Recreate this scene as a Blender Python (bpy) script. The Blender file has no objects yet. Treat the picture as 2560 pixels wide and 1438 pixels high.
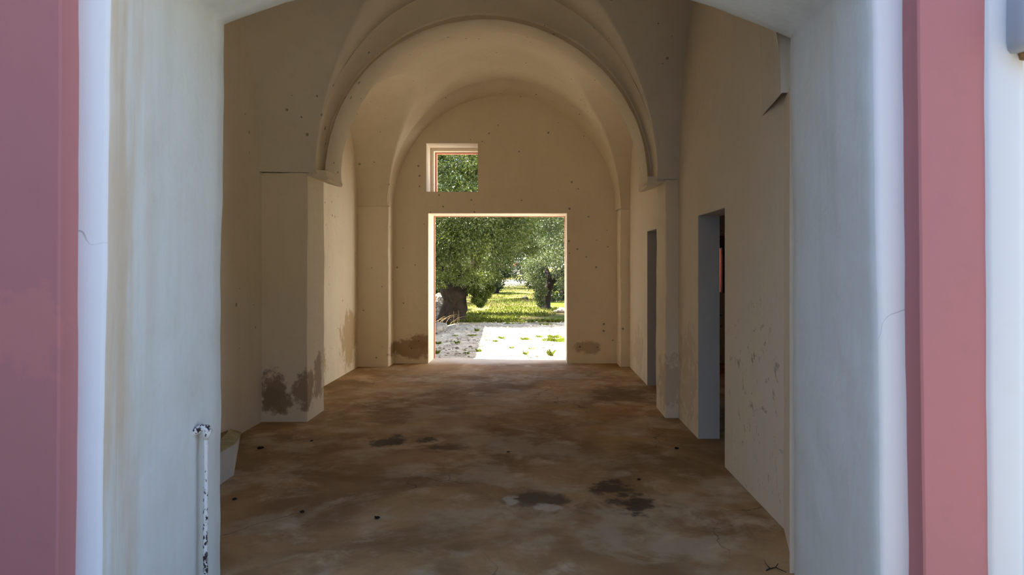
import bpy, math, random
import numpy as np
from mathutils import Vector, noise as mnoise

scene = bpy.context.scene
COL = scene.collection
PI = math.pi

# ------------------------------------------------------------------ camera
F = 1707.0                      # focal length in pixels of the 2560 px frame (24 mm lens)
CX, CY, EYE = 1335.0, 666.0, 1.6
cam_d = bpy.data.cameras.new('camera')
cam = bpy.data.objects.new('camera', cam_d)
COL.objects.link(cam)
cam.location = (0, 0, EYE)
cam.rotation_euler = (PI / 2, 0, 0)
cam_d.sensor_width = 36.0
cam_d.lens = 36.0 * F / 2560.0
cam_d.shift_x = (1280 - CX) / 2560.0
cam_d.shift_y = (CY - 719) / 2560.0
cam_d.clip_start = 0.05
cam_d.clip_end = 500
cam_d.dof.use_dof = True
cam_d.dof.focus_distance = 8.5
cam_d.dof.aperture_fstop = 4.5
scene.camera = cam

# ------------------------------------------------------------------ world, sun, exposure
SUN_EL, SUN_AZ = math.radians(58), math.radians(-81)      # azimuth from +Y, negative = left
world = bpy.data.worlds.new('world')
scene.world = world
world.use_nodes = True
wn = world.node_tree
bg = wn.nodes['Background']
sky = wn.nodes.new('ShaderNodeTexSky')
sky.sky_type = 'NISHITA'
sky.sun_disc = False
sky.sun_elevation = SUN_EL
sky.sun_rotation = SUN_AZ
sky.air_density = 1.0
sky.dust_density = 0.4
sky.ozone_density = 2.0
tint = wn.nodes.new('ShaderNodeMix')
tint.data_type = 'RGBA'; tint.blend_type = 'MULTIPLY'
tint.inputs[0].default_value = 1.0
tint.inputs[7].default_value = (0.95, 1.0, 1.10, 1)
wn.links.new(sky.outputs[0], tint.inputs[6])
wn.links.new(tint.outputs[2], bg.inputs[0])
bg.inputs[1].default_value = 0.55

sun_d = bpy.data.lights.new('sun', 'SUN')
sun_d.energy = 36.0
sun_d.angle = math.radians(0.6)
sun_d.color = (1.0, 0.93, 0.82)
sun = bpy.data.objects.new('sun', sun_d)
COL.objects.link(sun)
sd = Vector((math.sin(SUN_AZ) * math.cos(SUN_EL), math.cos(SUN_AZ) * math.cos(SUN_EL), math.sin(SUN_EL)))
sun.rotation_euler = sd.to_track_quat('Z', 'Y').to_euler()
sun.location = (-20, 8, 25)

scene.view_settings.view_transform = 'Standard'
scene.view_settings.look = 'None'
scene.view_settings.gamma = 1.0
scene.view_settings.exposure = 0.0
scene.cycles.max_bounces = 14
scene.cycles.diffuse_bounces = 9
scene.cycles.sample_clamp_indirect = 8.0

# ------------------------------------------------------------------ helpers
def tag(o, label=None, cat=None, group=None, kind=None):
    if label: o['label'] = label
    if cat: o['category'] = cat
    if group: o['group'] = group
    if kind: o['kind'] = kind
    return o

def mesh_obj(name, verts, faces, mats=(), idx=None, smooth=False, parent=None, loc=None):
    me = bpy.data.meshes.new(name)
    me.from_pydata([tuple(v) for v in verts], [], [tuple(f) for f in faces])
    for m in (mats if isinstance(mats, (list, tuple)) else [mats]):
        me.materials.append(m)
    if idx is not None:
        me.polygons.foreach_set('material_index', idx)
    if smooth:
        me.polygons.foreach_set('use_smooth', [True] * len(me.polygons))
    me.validate()
    me.update()
    o = bpy.data.objects.new(name, me)
    COL.objects.link(o)
    if parent: o.parent = parent
    if loc: o.location = loc
    return o

def struct(name, *a, label=None, **k):
    o = mesh_obj(name, *a, **k)
    o['kind'] = 'structure'
    if label: o['label'] = label
    return o

def empty(name, loc):
    o = bpy.data.objects.new(name, None)
    COL.objects.link(o)
    o.location = loc
    o.empty_display_size = 0.1
    return o

def recalc(o):
    import bmesh
    bm = bmesh.new(); bm.from_mesh(o.data)
    bmesh.ops.recalc_face_normals(bm, faces=bm.faces)
    bm.to_mesh(o.data); bm.free()
    return o

def box(x0, x1, y0, y1, z0, z1, V=None, Fc=None):
    V = [] if V is None else V
    Fc = [] if Fc is None else Fc
    b = len(V)
    for x in (x0, x1):
        for y in (y0, y1):
            for z in (z0, z1):
                V.append((x, y, z))
    for f in ((0, 1, 3, 2), (4, 6, 7, 5), (0, 4, 5, 1), (2, 3, 7, 6), (0, 2, 6, 4), (1, 5, 7, 3)):
        Fc.append(tuple(b + i for i in f))
    return V, Fc

def wall_holes(us, zs, holes, c0, c1, axis):
    """A slab of wall between c0 and c1 (thickness) cut on the grid us x zs, leaving the cells of the holes out."""
    V, Fc, key = [], [], {}
    def vid(u, z, c):
        k = (round(u, 5), round(z, 5), c)
        if k not in key:
            key[k] = len(V)
            V.append((u, c, z) if axis == 'x' else (c, u, z))
        return key[k]
    nu, nz = len(us) - 1, len(zs) - 1
    def solid(i, j):
        if not (0 <= i < nu and 0 <= j < nz): return False
        cu, cz = (us[i] + us[i + 1]) / 2, (zs[j] + zs[j + 1]) / 2
        return not any(h[0] < cu < h[1] and h[2] < cz < h[3] for h in holes)
    for i in range(nu):
        for j in range(nz):
            if not solid(i, j): continue
            a, b, z0, z1 = us[i], us[i + 1], zs[j], zs[j + 1]
            for c in (c0, c1):
                Fc.append([vid(a, z0, c), vid(b, z0, c), vid(b, z1, c), vid(a, z1, c)])
            for (di, dj, p, q) in ((-1, 0, (a, z0), (a, z1)), (1, 0, (b, z0), (b, z1)), (0, -1, (a, z0), (b, z0)), (0, 1, (a, z1), (b, z1))):
                if not solid(i + di, j + dj):
                    Fc.append([vid(*p, c0), vid(*q, c0), vid(*q, c1), vid(*p, c1)])
    return V, Fc

def wob(seed, t, amp=1.0):
    return amp * (0.55 * math.sin(2.1 * t + seed * 1.7) + 0.3 * math.sin(5.3 * t + seed * 2.9) + 0.2 * math.sin(11.7 * t + seed * 4.1) + 0.12 * math.sin(23 * t + seed))

def lathe_tube(path, radii, n=10, cap=True):
    """Tube along a path of Vectors; returns verts, faces."""
    V, Fc = [], []
    prev = None
    for i, p in enumerate(path):
        p = Vector(p)
        if i == 0: t = Vector(path[1]) - p
        elif i == len(path) - 1: t = p - Vector(path[i - 1])
        else: t = Vector(path[i + 1]) - Vector(path[i - 1])
        t.normalize()
        if prev is None:
            a = t.orthogonal().normalized()
        else:
            a = (prev - t * prev.dot(t)).normalized()
        prev = a
        b = t.cross(a)
        for k in range(n):
            th = 2 * PI * k / n
            V.append(p + (a * math.cos(th) + b * math.sin(th)) * radii[i])
    for i in range(len(path) - 1):
        for k in range(n):
            Fc.append((i * n + k, i * n + (k + 1) % n, (i + 1) * n + (k + 1) % n, (i + 1) * n + k))
    if cap:
        Fc.append(tuple(range(n))[::-1])
        Fc.append(tuple((len(path) - 1) * n + k for k in range(n)))
    return V, Fc

def at_floor(px, py, z=0.0):
    d = F * (EYE - z) / (py - CY)
    return ((px - CX) / F * d, d, z)

def at(px, py, d):
    return ((px - CX) / F * d, d, EYE - (py - CY) / F * d)

# ------------------------------------------------------------------ materials
def lin(r, g, b):
    f = lambda c: (c / 255 / 12.92) if c / 255 <= 0.04045 else ((c / 255 + 0.055) / 1.055) ** 2.4
    return (f(r), f(g), f(b), 1)

class NT:
    def __init__(self, name, rough=0.9, spec=0.25):
        self.m = bpy.data.materials.new(name)
        self.m.use_nodes = True
        self.t = self.m.node_tree
        self.b = self.t.nodes['Principled BSDF']
        self.b.inputs['Roughness'].default_value = rough
        self.b.inputs['Specular IOR Level'].default_value = spec
        self.geo = self.t.nodes.new('ShaderNodeNewGeometry')
        self.pos = self.geo.outputs['Position']
    def node(self, typ, **k):
        n = self.t.nodes.new(typ)
        for a, v in k.items(): setattr(n, a, v)
        return n
    def put(self, sock, v):
        if hasattr(v, 'is_linked') or isinstance(v, bpy.types.NodeSocket): self.t.links.new(v, sock)
        else: sock.default_value = v
    def scale(self, v, s):
        n = self.node('ShaderNodeVectorMath', operation='MULTIPLY')
        self.put(n.inputs[0], v); n.inputs[1].default_value = s
        return n.outputs[0]
    def noise(self, scale, detail=4, rough=0.55, vec=None, stretch=None, off=0.0, dist=0.0):
        v = vec if vec is not None else self.pos
        if stretch: v = self.scale(v, stretch)
        if off:
            a = self.node('ShaderNodeVectorMath', operation='ADD'); self.put(a.inputs[0], v); a.inputs[1].default_value = (off, off * 1.3, off * 0.7); v = a.outputs[0]
        n = self.node('ShaderNodeTexNoise')
        self.put(n.inputs['Vector'], v)
        n.inputs['Scale'].default_value = scale; n.inputs['Detail'].default_value = detail; n.inputs['Roughness'].default_value = rough
        n.inputs['Distortion'].default_value = dist
        return n.outputs['Fac']
    def ramp(self, f, lo, hi, a=0.0, b=1.0):
        n = self.node('ShaderNodeMapRange', interpolation_type='SMOOTHSTEP')
        self.put(n.inputs['Value'], f)
        n.inputs['From Min'].default_value = lo; n.inputs['From Max'].default_value = hi
        n.inputs['To Min'].default_value = a; n.inputs['To Max'].default_value = b
        return n.outputs['Result']
    def math(self, op, a, b=0.0):
        n = self.node('ShaderNodeMath', operation=op)
        self.put(n.inputs[0], a); self.put(n.inputs[1], b)
        return n.outputs[0]
    def mix(self, f, a, b, mode='MIX'):
        n = self.node('ShaderNodeMix', data_type='RGBA', blend_type=mode)
        self.put(n.inputs[0], f); self.put(n.inputs[6], a); self.put(n.inputs[7], b)
        return n.outputs[2]
    def xyz(self, v=None):
        n = self.node('ShaderNodeSeparateXYZ'); self.put(n.inputs[0], v if v is not None else self.pos)
        return n.outputs
    def blob(self, c, r, amp=0.55, scale=7.0, soft=0.25):
        """Ragged patch around the world point c with radii r."""
        s = self.node('ShaderNodeVectorMath', operation='SUBTRACT'); self.put(s.inputs[0], self.pos); s.inputs[1].default_value = c
        v = self.scale(s.outputs[0], tuple(1.0 / q for q in r))
        l = self.node('ShaderNodeVectorMath', operation='LENGTH'); self.put(l.inputs[0], v)
        n = self.noise(scale, 6, 0.62, off=c[0] * 3.1 + 7)
        d = self.math('ADD', l.outputs['Value'], self.math('MULTIPLY', self.math('SUBTRACT', n, 0.5), amp * 4))
        return self.ramp(d, 1.0 + soft, 1.0 - soft)
    def bump(self, h, strength=0.3, dist=0.02, prev=None):
        n = self.node('ShaderNodeBump')
        n.inputs['Strength'].default_value = strength; n.inputs['Distance'].default_value = dist
        self.put(n.inputs['Height'], h)
        if prev is not None: self.put(n.inputs['Normal'], prev)
        return n.outputs[0]
    def done(self, col, normal=None, rough=None):
        self.put(self.b.inputs['Base Color'], col)
        if normal is not None: self.put(self.b.inputs['Normal'], normal)
        if rough is not None: self.put(self.b.inputs['Roughness'], rough)
        return self.m

def plaster(name, col, dark=None, streak=0.25, mott=0.35, speck=0.0, damp=0.0, dampz=0.5, stains=(), bump=0.35, stain_col=None, crack=0.0, flakes=(), edge=False):
    t = NT(name, 0.92, 0.2)
    dark = dark or tuple(c * 0.78 for c in col[:3]) + (1,)
    stain_col = stain_col or (col[0] * 0.55, col[1] * 0.46, col[2] * 0.34, 1)
    n1 = t.noise(1.1, 6, 0.6)
    c = t.mix(t.ramp(n1, 0.35, 0.72, 0, mott), col, dark)
    n2 = t.noise(1.0, 5, 0.6, stretch=(7, 7, 0.55), off=3)
    c = t.mix(t.ramp(n2, 0.45, 0.75, 0, streak), c, dark)
    n3 = t.noise(9, 6, 0.7, off=11)
    c = t.mix(t.ramp(n3, 0.52, 0.75, 0, mott * 0.6), c, (dark[0] * 0.9, dark[1] * 0.88, dark[2] * 0.82, 1))
    if damp:
        z = t.xyz()[2]
        e = t.math('ADD', z, t.math('MULTIPLY', t.math('SUBTRACT', t.noise(2.3, 7, 0.65, off=5), 0.5), 1.7))
        m = t.ramp(e, dampz, dampz - 0.12, 0, damp)
        c = t.mix(m, c, stain_col)
    for s in stains:
        cc, r = s[0], s[1]
        sc = s[2] if len(s) > 2 else stain_col
        st = s[3] if len(s) > 3 else 0.85
        am = s[4] if len(s) > 4 else 0.55
        c = t.mix(t.math('MULTIPLY', t.blob(cc, r, amp=am), st), c, sc)
    if edge:   # rusty water stain running down beside the white band on the left jamb
        x, y, z = t.xyz()
        m = t.math('MULTIPLY', t.ramp(y, 2.98, 2.66), t.ramp(x, -0.9, -1.2))
        m = t.math('MULTIPLY', m, t.ramp(t.noise(1.0, 5, 0.6, stretch=(1, 9, 0.7), off=13), 0.3, 0.62))
        c = t.mix(t.math('MULTIPLY', m, 0.8), c, (0.60, 0.47, 0.31, 1))
    for cc, r in flakes:
        fine = t.ramp(t.noise(9, 7, 0.7, off=cc[2] * 5 + 3, dist=0.7), 0.585, 0.64)
        c = t.mix(t.math('MULTIPLY', t.math('MULTIPLY', t.blob(cc, r, amp=0.4, soft=0.6), fine), 0.6), c, stain_col)
    if speck:
        v = t.node('ShaderNodeTexVoronoi'); t.put(v.inputs['Vector'], t.pos); v.inputs['Scale'].default_value = 7.0; v.inputs['Randomness'].default_value = 1.0
        rr = t.math('MULTIPLY', t.ramp(t.noise(1.3, 3, off=9), 0.38, 0.68), 0.145)
        near = t.math('LESS_THAN', v.outputs['Distance'], rr)
        c = t.mix(t.math('MULTIPLY', near, speck), c, (0.03, 0.022, 0.015, 1))
    if crack:
        v = t.node('ShaderNodeTexVoronoi', feature='DISTANCE_TO_EDGE')
        w = t.node('ShaderNodeVectorMath', operation='ADD')
        nn = t.node('ShaderNodeTexNoise'); t.put(nn.inputs['Vector'], t.pos); nn.inputs['Scale'].default_value = 4
        sc = t.scale(nn.outputs['Color'], (0.35, 0.35, 0.35))
        t.put(w.inputs[0], t.pos); t.put(w.inputs[1], sc)
        t.put(v.inputs['Vector'], w.outputs[0]); v.inputs['Scale'].default_value = 1.1
        m = t.math('MULTIPLY', t.ramp(v.outputs['Distance'], 0.0022, 0.0004), t.ramp(t.noise(1.2, 2, off=21), 0.55, 0.62))
        c = t.mix(t.math('MULTIPLY', m, crack), c, (0.05, 0.04, 0.03, 1))
    h1 = t.noise(3.2, 4, 0.5)
    nb = t.bump(h1, bump, 0.05)
    h2 = t.noise(45, 6, 0.65)
    nb = t.bump(h2, bump * 0.5, 0.006, nb)
    return t.done(c, nb)

CREAM = (0.80, 0.715, 0.56, 1)
CREAM_D = (0.69, 0.59, 0.43, 1)
DIRT = (0.36, 0.25, 0.145, 1)
M = {}
M['cream'] = plaster('cream_limewash', CREAM, CREAM_D, speck=0.0, stains=(), crack=0.35)
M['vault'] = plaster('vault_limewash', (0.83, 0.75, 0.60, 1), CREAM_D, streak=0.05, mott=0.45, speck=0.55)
M['vault_near'] = plaster('shaded_vault_limewash', (0.70, 0.645, 0.53, 1), (0.60, 0.53, 0.41, 1), streak=0.05, mott=0.45, speck=0.55)  # vault limewash darkened to put the near bay's dimmer light into the colour
M['back'] = plaster('back_wall_limewash', (0.87, 0.785, 0.635, 1), (0.78, 0.68, 0.52, 1), speck=0.6, streak=0.2, stain_col=DIRT,
                    stains=[((-2.02, 11.24, 0.24), (0.42, 0.5, 0.16)), ((-1.86, 11.24, 0.36), (0.2, 0.4, 0.12)),
                            ((0.86, 11.24, 0.26), (0.22, 0.5, 0.1), DIRT, 0.6)])
M['left'] = plaster('left_wall_limewash', (0.82, 0.75, 0.60, 1), CREAM_D, speck=0.5, stain_col=DIRT,
                    stains=[((-2.8, 8.9, 0.35), (0.4, 0.28, 0.34), (0.50, 0.37, 0.20, 1)), ((-2.8, 10.35, 0.5), (0.4, 0.42, 0.4), (0.5, 0.37, 0.2, 1))])
M['right'] = plaster('right_wall_limewash', (0.74, 0.66, 0.52, 1), CREAM_D, speck=0.0, stain_col=(0.22, 0.16, 0.1, 1), streak=0.25,
                     flakes=[((1.52, 4.7, 0.85), (0.3, 0.75, 0.40)), ((1.52, 4.75, 0.32), (0.3, 0.6, 0.25)), ((1.52, 4.78, 1.42), (0.3, 0.2, 0.12))],
                     stains=[((1.52, 6.75, 0.5), (0.3, 0.3, 0.4), (0.46, 0.36, 0.25, 1), 0.4, 1.2),
                             ((1.52, 9.9, 0.35), (0.3, 0.5, 0.3), (0.5, 0.38, 0.24, 1), 0.4, 1.0)])
M['pier'] = plaster('pier_limewash', CREAM, CREAM_D, speck=0.0, stain_col=DIRT,
                    stains=[((-2.69, 7.02, 0.33), (0.13, 0.3, 0.17), (0.30, 0.215, 0.135, 1), 0.9, 0.75), ((-2.64, 7.02, 0.22), (0.16, 0.3, 0.12), (0.30, 0.215, 0.135, 1), 0.9, 0.75),
                            ((-2.37, 7.08, 0.32), (0.1, 0.16, 0.2), (0.32, 0.23, 0.145, 1), 0.85, 0.75),
                            ((-2.335, 7.4, 0.42), (0.3, 0.13, 0.24), (0.36, 0.26, 0.17, 1), 0.8, 0.6), ((1.40, 7.3, 0.35), (0.3, 0.3, 0.25), (0.38, 0.28, 0.19, 1), 0.4, 1.0)])
M['jamb'] = plaster('jamb_limewash', (0.72, 0.76, 0.735, 1), (0.62, 0.635, 0.58, 1), streak=0.5, mott=0.35, bump=0.45, edge=True)
M['white'] = plaster('white_facade_paint', (0.80, 0.80, 0.79, 1), (0.74, 0.745, 0.745, 1), streak=0.15, mott=0.2, bump=0.15, crack=0.45)
M['pink'] = plaster('pink_facade_paint', (0.455, 0.188, 0.178, 1), (0.42, 0.185, 0.19, 1), streak=0.15, mott=0.5, bump=0.12,
                    stains=[((-1.87, 2.5, 1.35), (0.10, 0.3, 0.16), (0.56, 0.215, 0.19, 1), 0.45, 1.2)])
M['pilaster'] = plaster('darkened_white_paint', (0.66, 0.675, 0.67, 1), (0.62, 0.64, 0.64, 1), streak=0.15, mott=0.2, bump=0.15)  # the facade's white paint, darkened to offset stronger sky light on the pilaster
M['pink_out'] = plaster('terracotta_paint', (0.62, 0.29, 0.20, 1), streak=0.1, mott=0.2)
M['reveal'] = plaster('door_limewash', (0.80, 0.73, 0.60, 1), (0.7, 0.6, 0.46, 1), streak=0.1, mott=0.2)
M['doorjamb'] = plaster('doorway_limewash', (0.56, 0.54, 0.50, 1), (0.5, 0.47, 0.42, 1), streak=0.15, mott=0.25)

# floor
def floor_mat():
    t = NT('worn_cement_floor', 0.7, 0.2)
    base = (0.42, 0.262, 0.118, 1); dk = (0.23, 0.132, 0.055, 1); lt = (0.56, 0.42, 0.26, 1)
    n = t.noise(0.9, 7, 0.62, dist=0.6)
    c = t.mix(t.ramp(n, 0.38, 0.66), dk, base)
    n = t.noise(2.6, 7, 0.65, off=4, dist=0.4)
    c = t.mix(t.ramp(n, 0.5, 0.72, 0, 0.75), c, lt)
    n = t.noise(3.5, 8, 0.7, off=14, dist=0.8)
    c = t.mix(t.ramp(n, 0.55, 0.75, 0, 0.7), c, dk)
    n = t.noise(22, 5, 0.7, off=8)
    c = t.mix(t.ramp(n, 0.5, 0.8, 0, 0.35), c, dk)
    y = t.xyz()[1]
    wet = t.math('MULTIPLY', t.ramp(t.noise(1.6, 6, 0.6, off=31), 0.48, 0.62), 0.5)
    c = t.mix(wet, c, (0.50, 0.41, 0.27, 1))
    for px, py, rx, ry, cc, st, am in ((980, 1104, .16, .18, (0.05, 0.032, 0.02, 1), .85, .7), (1068, 1099, .08, .1, (0.05, 0.032, 0.02, 1), .8, .6),
                           (1118, 1120, .16, .12, (0.09, 0.055, 0.03, 1), .7, .5),
                           (1348, 1250, .20, .15, (0.085, 0.055, 0.028, 1), .85, .35), (1276, 1252, .05, .09, (0.48, 0.42, 0.31, 1), .8, .5),
                           (1368, 1268, .08, .08, (0.5, 0.42, 0.31, 1), .75, .5), (1530, 1222, .12, .14, (0.05, 0.032, 0.02, 1), .8, .7),
                           (1590, 1258, .15, .18, (0.045, 0.03, 0.02, 1), .85, .8), (1310, 985, .3, .3, (0.5, 0.4, 0.26, 1), .5, .8),
                           (1550, 985, .35, .5, (0.16, 0.10, 0.05, 1), .7, .7), (1230, 1025, .2, .15, (0.46, 0.36, 0.24, 1), .5, .8)):
        p = at_floor(px, py)
        c = t.mix(t.math('MULTIPLY', t.blob(p, (rx, ry, 0.4), amp=am * 1.5, scale=max(5.0, 0.9 / min(rx, ry)), soft=0.4), st), c, cc)
    # light sheen at the sill of the far opening, painted into the floor colour
    m = t.math('MULTIPLY', t.blob((-0.6, 11.75, 0), (1.5, 0.55, 1), amp=0.25, scale=2.5, soft=0.45), 0.9)
    c = t.mix(m, c, (0.60, 0.54, 0.46, 1))
    # hair cracks
    v = t.node('ShaderNodeTexVoronoi', feature='DISTANCE_TO_EDGE')
    nn = t.node('ShaderNodeTexNoise'); t.put(nn.inputs['Vector'], t.pos); nn.inputs['Scale'].default_value = 1.6; nn.inputs['Detail'].default_value = 5
    w = t.node('ShaderNodeVectorMath', operation='ADD'); t.put(w.inputs[0], t.pos); t.put(w.inputs[1], t.scale(nn.outputs['Color'], (0.9, 0.9, 0.9)))
    t.put(v.inputs['Vector'], w.outputs[0]); v.inputs['Scale'].default_value = 0.55
    m = t.math('MULTIPLY', t.ramp(v.outputs['Distance'], 0.006, 0.001), t.ramp(t.noise(0.7, 2, off=2), 0.5, 0.62))
    c = t.mix(t.math('MULTIPLY', m, 0.5), c, (0.05, 0.03, 0.018, 1))
    nb = t.bump(t.noise(5, 5, 0.6), 0.15, 0.02)
    nb = t.bump(t.noise(60, 4, 0.6), 0.15, 0.004, nb)
    r = t.ramp(t.noise(2.2, 5, off=17), 0.3, 0.7, 0.6, 0.9)
    return t.done(c, nb, r)
M['floor'] = floor_mat()

def ground_mat():
    t = NT('limestone_yard_and_meadow', 0.95, 0.1)
    x, y, z = t.xyz()
    lime = t.mix(t.ramp(t.noise(2.2, 8, 0.72), 0.38, 0.62), (0.50, 0.455, 0.375, 1), (0.29, 0.26, 0.205, 1))
    lime = t.mix(t.ramp(t.noise(7, 8, 0.78, off=6, stretch=(0.6, 1, 1)), 0.49, 0.62, 0, 0.75), lime, (0.24, 0.215, 0.17, 1))
    lime = t.mix(t.ramp(t.noise(16, 6, 0.8, off=16), 0.57, 0.64, 0, 0.85), lime, (0.075, 0.068, 0.05, 1))
    lime = t.mix(t.ramp(t.noise(11, 6, 0.8, off=26), 0.60, 0.66, 0, 0.6), lime, (0.62, 0.58, 0.5, 1))
    g = t.mix(t.ramp(t.noise(0.55, 5, 0.6, off=2), 0.42, 0.6), (0.095, 0.115, 0.016, 1), (0.24, 0.165, 0.08, 1))
    g = t.mix(t.ramp(t.noise(2.2, 6, 0.65, off=9), 0.45, 0.7, 0, 0.8), g, (0.21, 0.22, 0.03, 1))
    g = t.mix(t.ramp(t.noise(9, 5, 0.7, off=19), 0.5, 0.75, 0, 0.6), g, (0.07, 0.09, 0.02, 1))
    e = t.math('ADD', y, t.math('MULTIPLY', t.math('SUBTRACT', t.noise(0.8, 6, 0.6, off=3), 0.5), 4.0))
    # the white track also runs on up the slope in the middle
    trk = t.math('MULTIPLY', t.blob((-1.4, 56, 0.3), (2.0, 8, 3), amp=0.4, scale=0.4), 0.8)
    c = t.mix(t.ramp(e, 19.2, 20.4), lime, g)
    c = t.mix(trk, c, (0.55, 0.5, 0.42, 1))
    nb = t.bump(t.noise(8, 7, 0.7), 0.6, 0.06)
    return t.done(c, nb)
M['ground'] = ground_mat()

def simple(name, col, rough=0.8, var=0.3, scale=8.0, bump=0.0, bscale=20.0, spec=0.3):
    t = NT(name, rough, spec)
    c = t.mix(t.ramp(t.noise(scale, 6, 0.65), 0.35, 0.7, 0, 1), col, tuple(q * (1 - var) for q in col[:3]) + (1,))
    nb = t.bump(t.noise(bscale, 6, 0.65), bump, 0.03) if bump else None
    return t.done(c, nb)

def leaf_mat(name, a, b, under):
    t = NT(name, 0.42, 0.4)
    at_ = t.node('ShaderNodeAttribute', attribute_name='rnd')
    c = t.mix(at_.outputs['Fac'], a, b)
    c = t.mix(t.geo.outputs['Backfacing'], c, under)
    t.put(t.b.inputs['Base Color'], c)
    tr = t.node('ShaderNodeBsdfTranslucent')
    t.put(tr.inputs['Color'], t.mix(0.5, c, (0.25, 0.34, 0.03, 1)))
    mx = t.node('ShaderNodeMixShader')
    mx.inputs[0].default_value = 0.2
    t.t.links.new(t.b.outputs[0], mx.inputs[1]); t.t.links.new(tr.outputs[0], mx.inputs[2])
    t.t.links.new(mx.outputs[0], t.t.nodes['Material Output'].inputs[0])
    return t.m
M['leaf'] = leaf_mat('olive_leaf', (0.017, 0.033, 0.004, 1), (0.165, 0.212, 0.026, 1), (0.10, 0.12, 0.035, 1))
M['leaf_silver'] = leaf_mat('silvery_olive_leaf', (0.025, 0.043, 0.012, 1), (0.15, 0.18, 0.065, 1), (0.17, 0.20, 0.115, 1))
M['leaf_pale'] = leaf_mat('pale_leaf', (0.10, 0.14, 0.04, 1), (0.24, 0.31, 0.12, 1), (0.25, 0.3, 0.16, 1))
M['leaf_dark'] = leaf_mat('dark_leaf', (0.010, 0.022, 0.007, 1), (0.035, 0.055, 0.014, 1), (0.035, 0.05, 0.022, 1))
M['grass'] = leaf_mat('grass_blade', (0.075, 0.105, 0.006, 1), (0.17, 0.175, 0.02, 1), (0.13, 0.145, 0.015, 1))
M['weed'] = leaf_mat('weed_blade', (0.11, 0.17, 0.006, 1), (0.24, 0.30, 0.02, 1), (0.16, 0.21, 0.015, 1))
M['bark'] = simple('olive_bark', (0.036, 0.025, 0.016, 1), 0.95, 0.6, 5, 0.9, 9)
M['bark_dark'] = simple('dark_olive_bark', (0.032, 0.024, 0.018, 1), 0.95, 0.5, 6, 0.9, 10)
M['rock'] = simple('limestone_rock', (0.27, 0.24, 0.195, 1), 0.95, 0.45, 6, 0.6, 14)
M['straw'] = simple('dry_straw', (0.46, 0.34, 0.19, 1), 0.9, 0.3)
M['debris'] = simple('dry_leaf_brown', (0.035, 0.024, 0.016, 1), 0.9, 0.4, 60)
M['fence'] = simple('white_stone_wall', (0.72, 0.69, 0.63, 1), 0.9, 0.2, 3)
M['roof_red'] = simple('terracotta_tiles', (0.5, 0.2, 0.13, 1), 0.9, 0.3, 3)
M['corbel'] = plaster('grey_corbel_stone', (0.36, 0.40, 0.43, 1), (0.28, 0.32, 0.36, 1), streak=0.2)
M['rust'] = simple('rusty_broken_stone', (0.42, 0.24, 0.10, 1), 0.9, 0.6, 40, 0.8, 60)

def flaked():
    t = NT('flaking_white_paint_on_iron', 0.6, 0.4)
    m = t.ramp(t.noise(75, 3, 0.6, stretch=(1, 1, 0.7)), 0.56, 0.60)
    low = t.ramp(t.xyz()[2], 0.75, 0.1, 0.0, 0.16)
    top = t.ramp(t.xyz()[2], 0.785, 0.82, 0.0, 0.14)
    n = t.math('ADD', t.noise(85, 4, 0.6, stretch=(1, 1, 0.6)), t.math('ADD', low, top))
    m = t.ramp(n, 0.635, 0.66)
    c = t.mix(m, (0.80, 0.79, 0.76, 1), (0.035, 0.024, 0.022, 1))
    nb = t.bump(m, 0.6, -0.002)
    return t.done(c, nb)
M['flaked'] = flaked()

# ------------------------------------------------------------------ front wall: arch opening swept around its profile
NLEG, NARC = 40, 72
def arch_path(xl, xr, zl, zr, rise, dl, dr, zb=-0.12, seed=0, amp=0.0, kind='seg', lean=(0.0, 0.0), warc=0.0):
    pts = []
    for i in range(NLEG):
        z = zb + (zl - zb) * i / NLEG
        pts.append((xl + wob(seed, z, amp) + lean[0] * (z - 1.6), dl, z))
    xl2, xr2 = xl + wob(seed, zl, amp) + lean[0] * (zl - 1.6), xr + wob(seed + 5, zr, amp) + lean[1] * (zr - 1.6)
    c, hw = (xl2 + xr2) / 2, (xr2 - xl2) / 2
    for i in range(NARC + 1):
        s = i / NARC
        if kind == 'seg':
            R = (hw * hw + rise * rise) / (2 * rise)
            a = math.asin(min(1, hw / R)) if rise <= hw else PI - math.asin(hw / R)
            th = -a + 2 * a * s
            x, z = c + R * math.sin(th), R * math.cos(th) - R * math.cos(a)
        else:
            th = PI - PI * s
            x, z = c + hw * math.cos(th), rise * math.sin(th)
        u = (x - xl2) / (xr2 - xl2)
        pts.append((x, dl + (dr - dl) * u, zl + (zr - zl) * u + z + wob(seed + 9, x * 2.2, warc) * math.sin(PI * s)))
    for i in range(NLEG):
        z = zr + (zb - zr) * (i + 1) / NLEG
        pts.append((xr + wob(seed + 5, z, amp) + lean[1] * (z - 1.6), dr, z))
    return pts

def sweep(name, paths, mats, idx, smooth=True, maker=struct, label=None):
    n = len(paths[0])
    V = [p for path in paths for p in path]
    Fc, mi = [], []
    for k in range(len(paths) - 1):
        for i in range(n - 1):
            Fc.append((k * n + i, k * n + i + 1, (k + 1) * n + i + 1, (k + 1) * n + i))
            mi.append(idx[k])
    return maker(name, V, Fc, mats, mi, smooth=smooth, label=label)

def lerp_path(a, b, t):
    return [tuple(p + (q - p) * t for p, q in zip(u, v)) for u, v in zip(a, b)]

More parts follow.
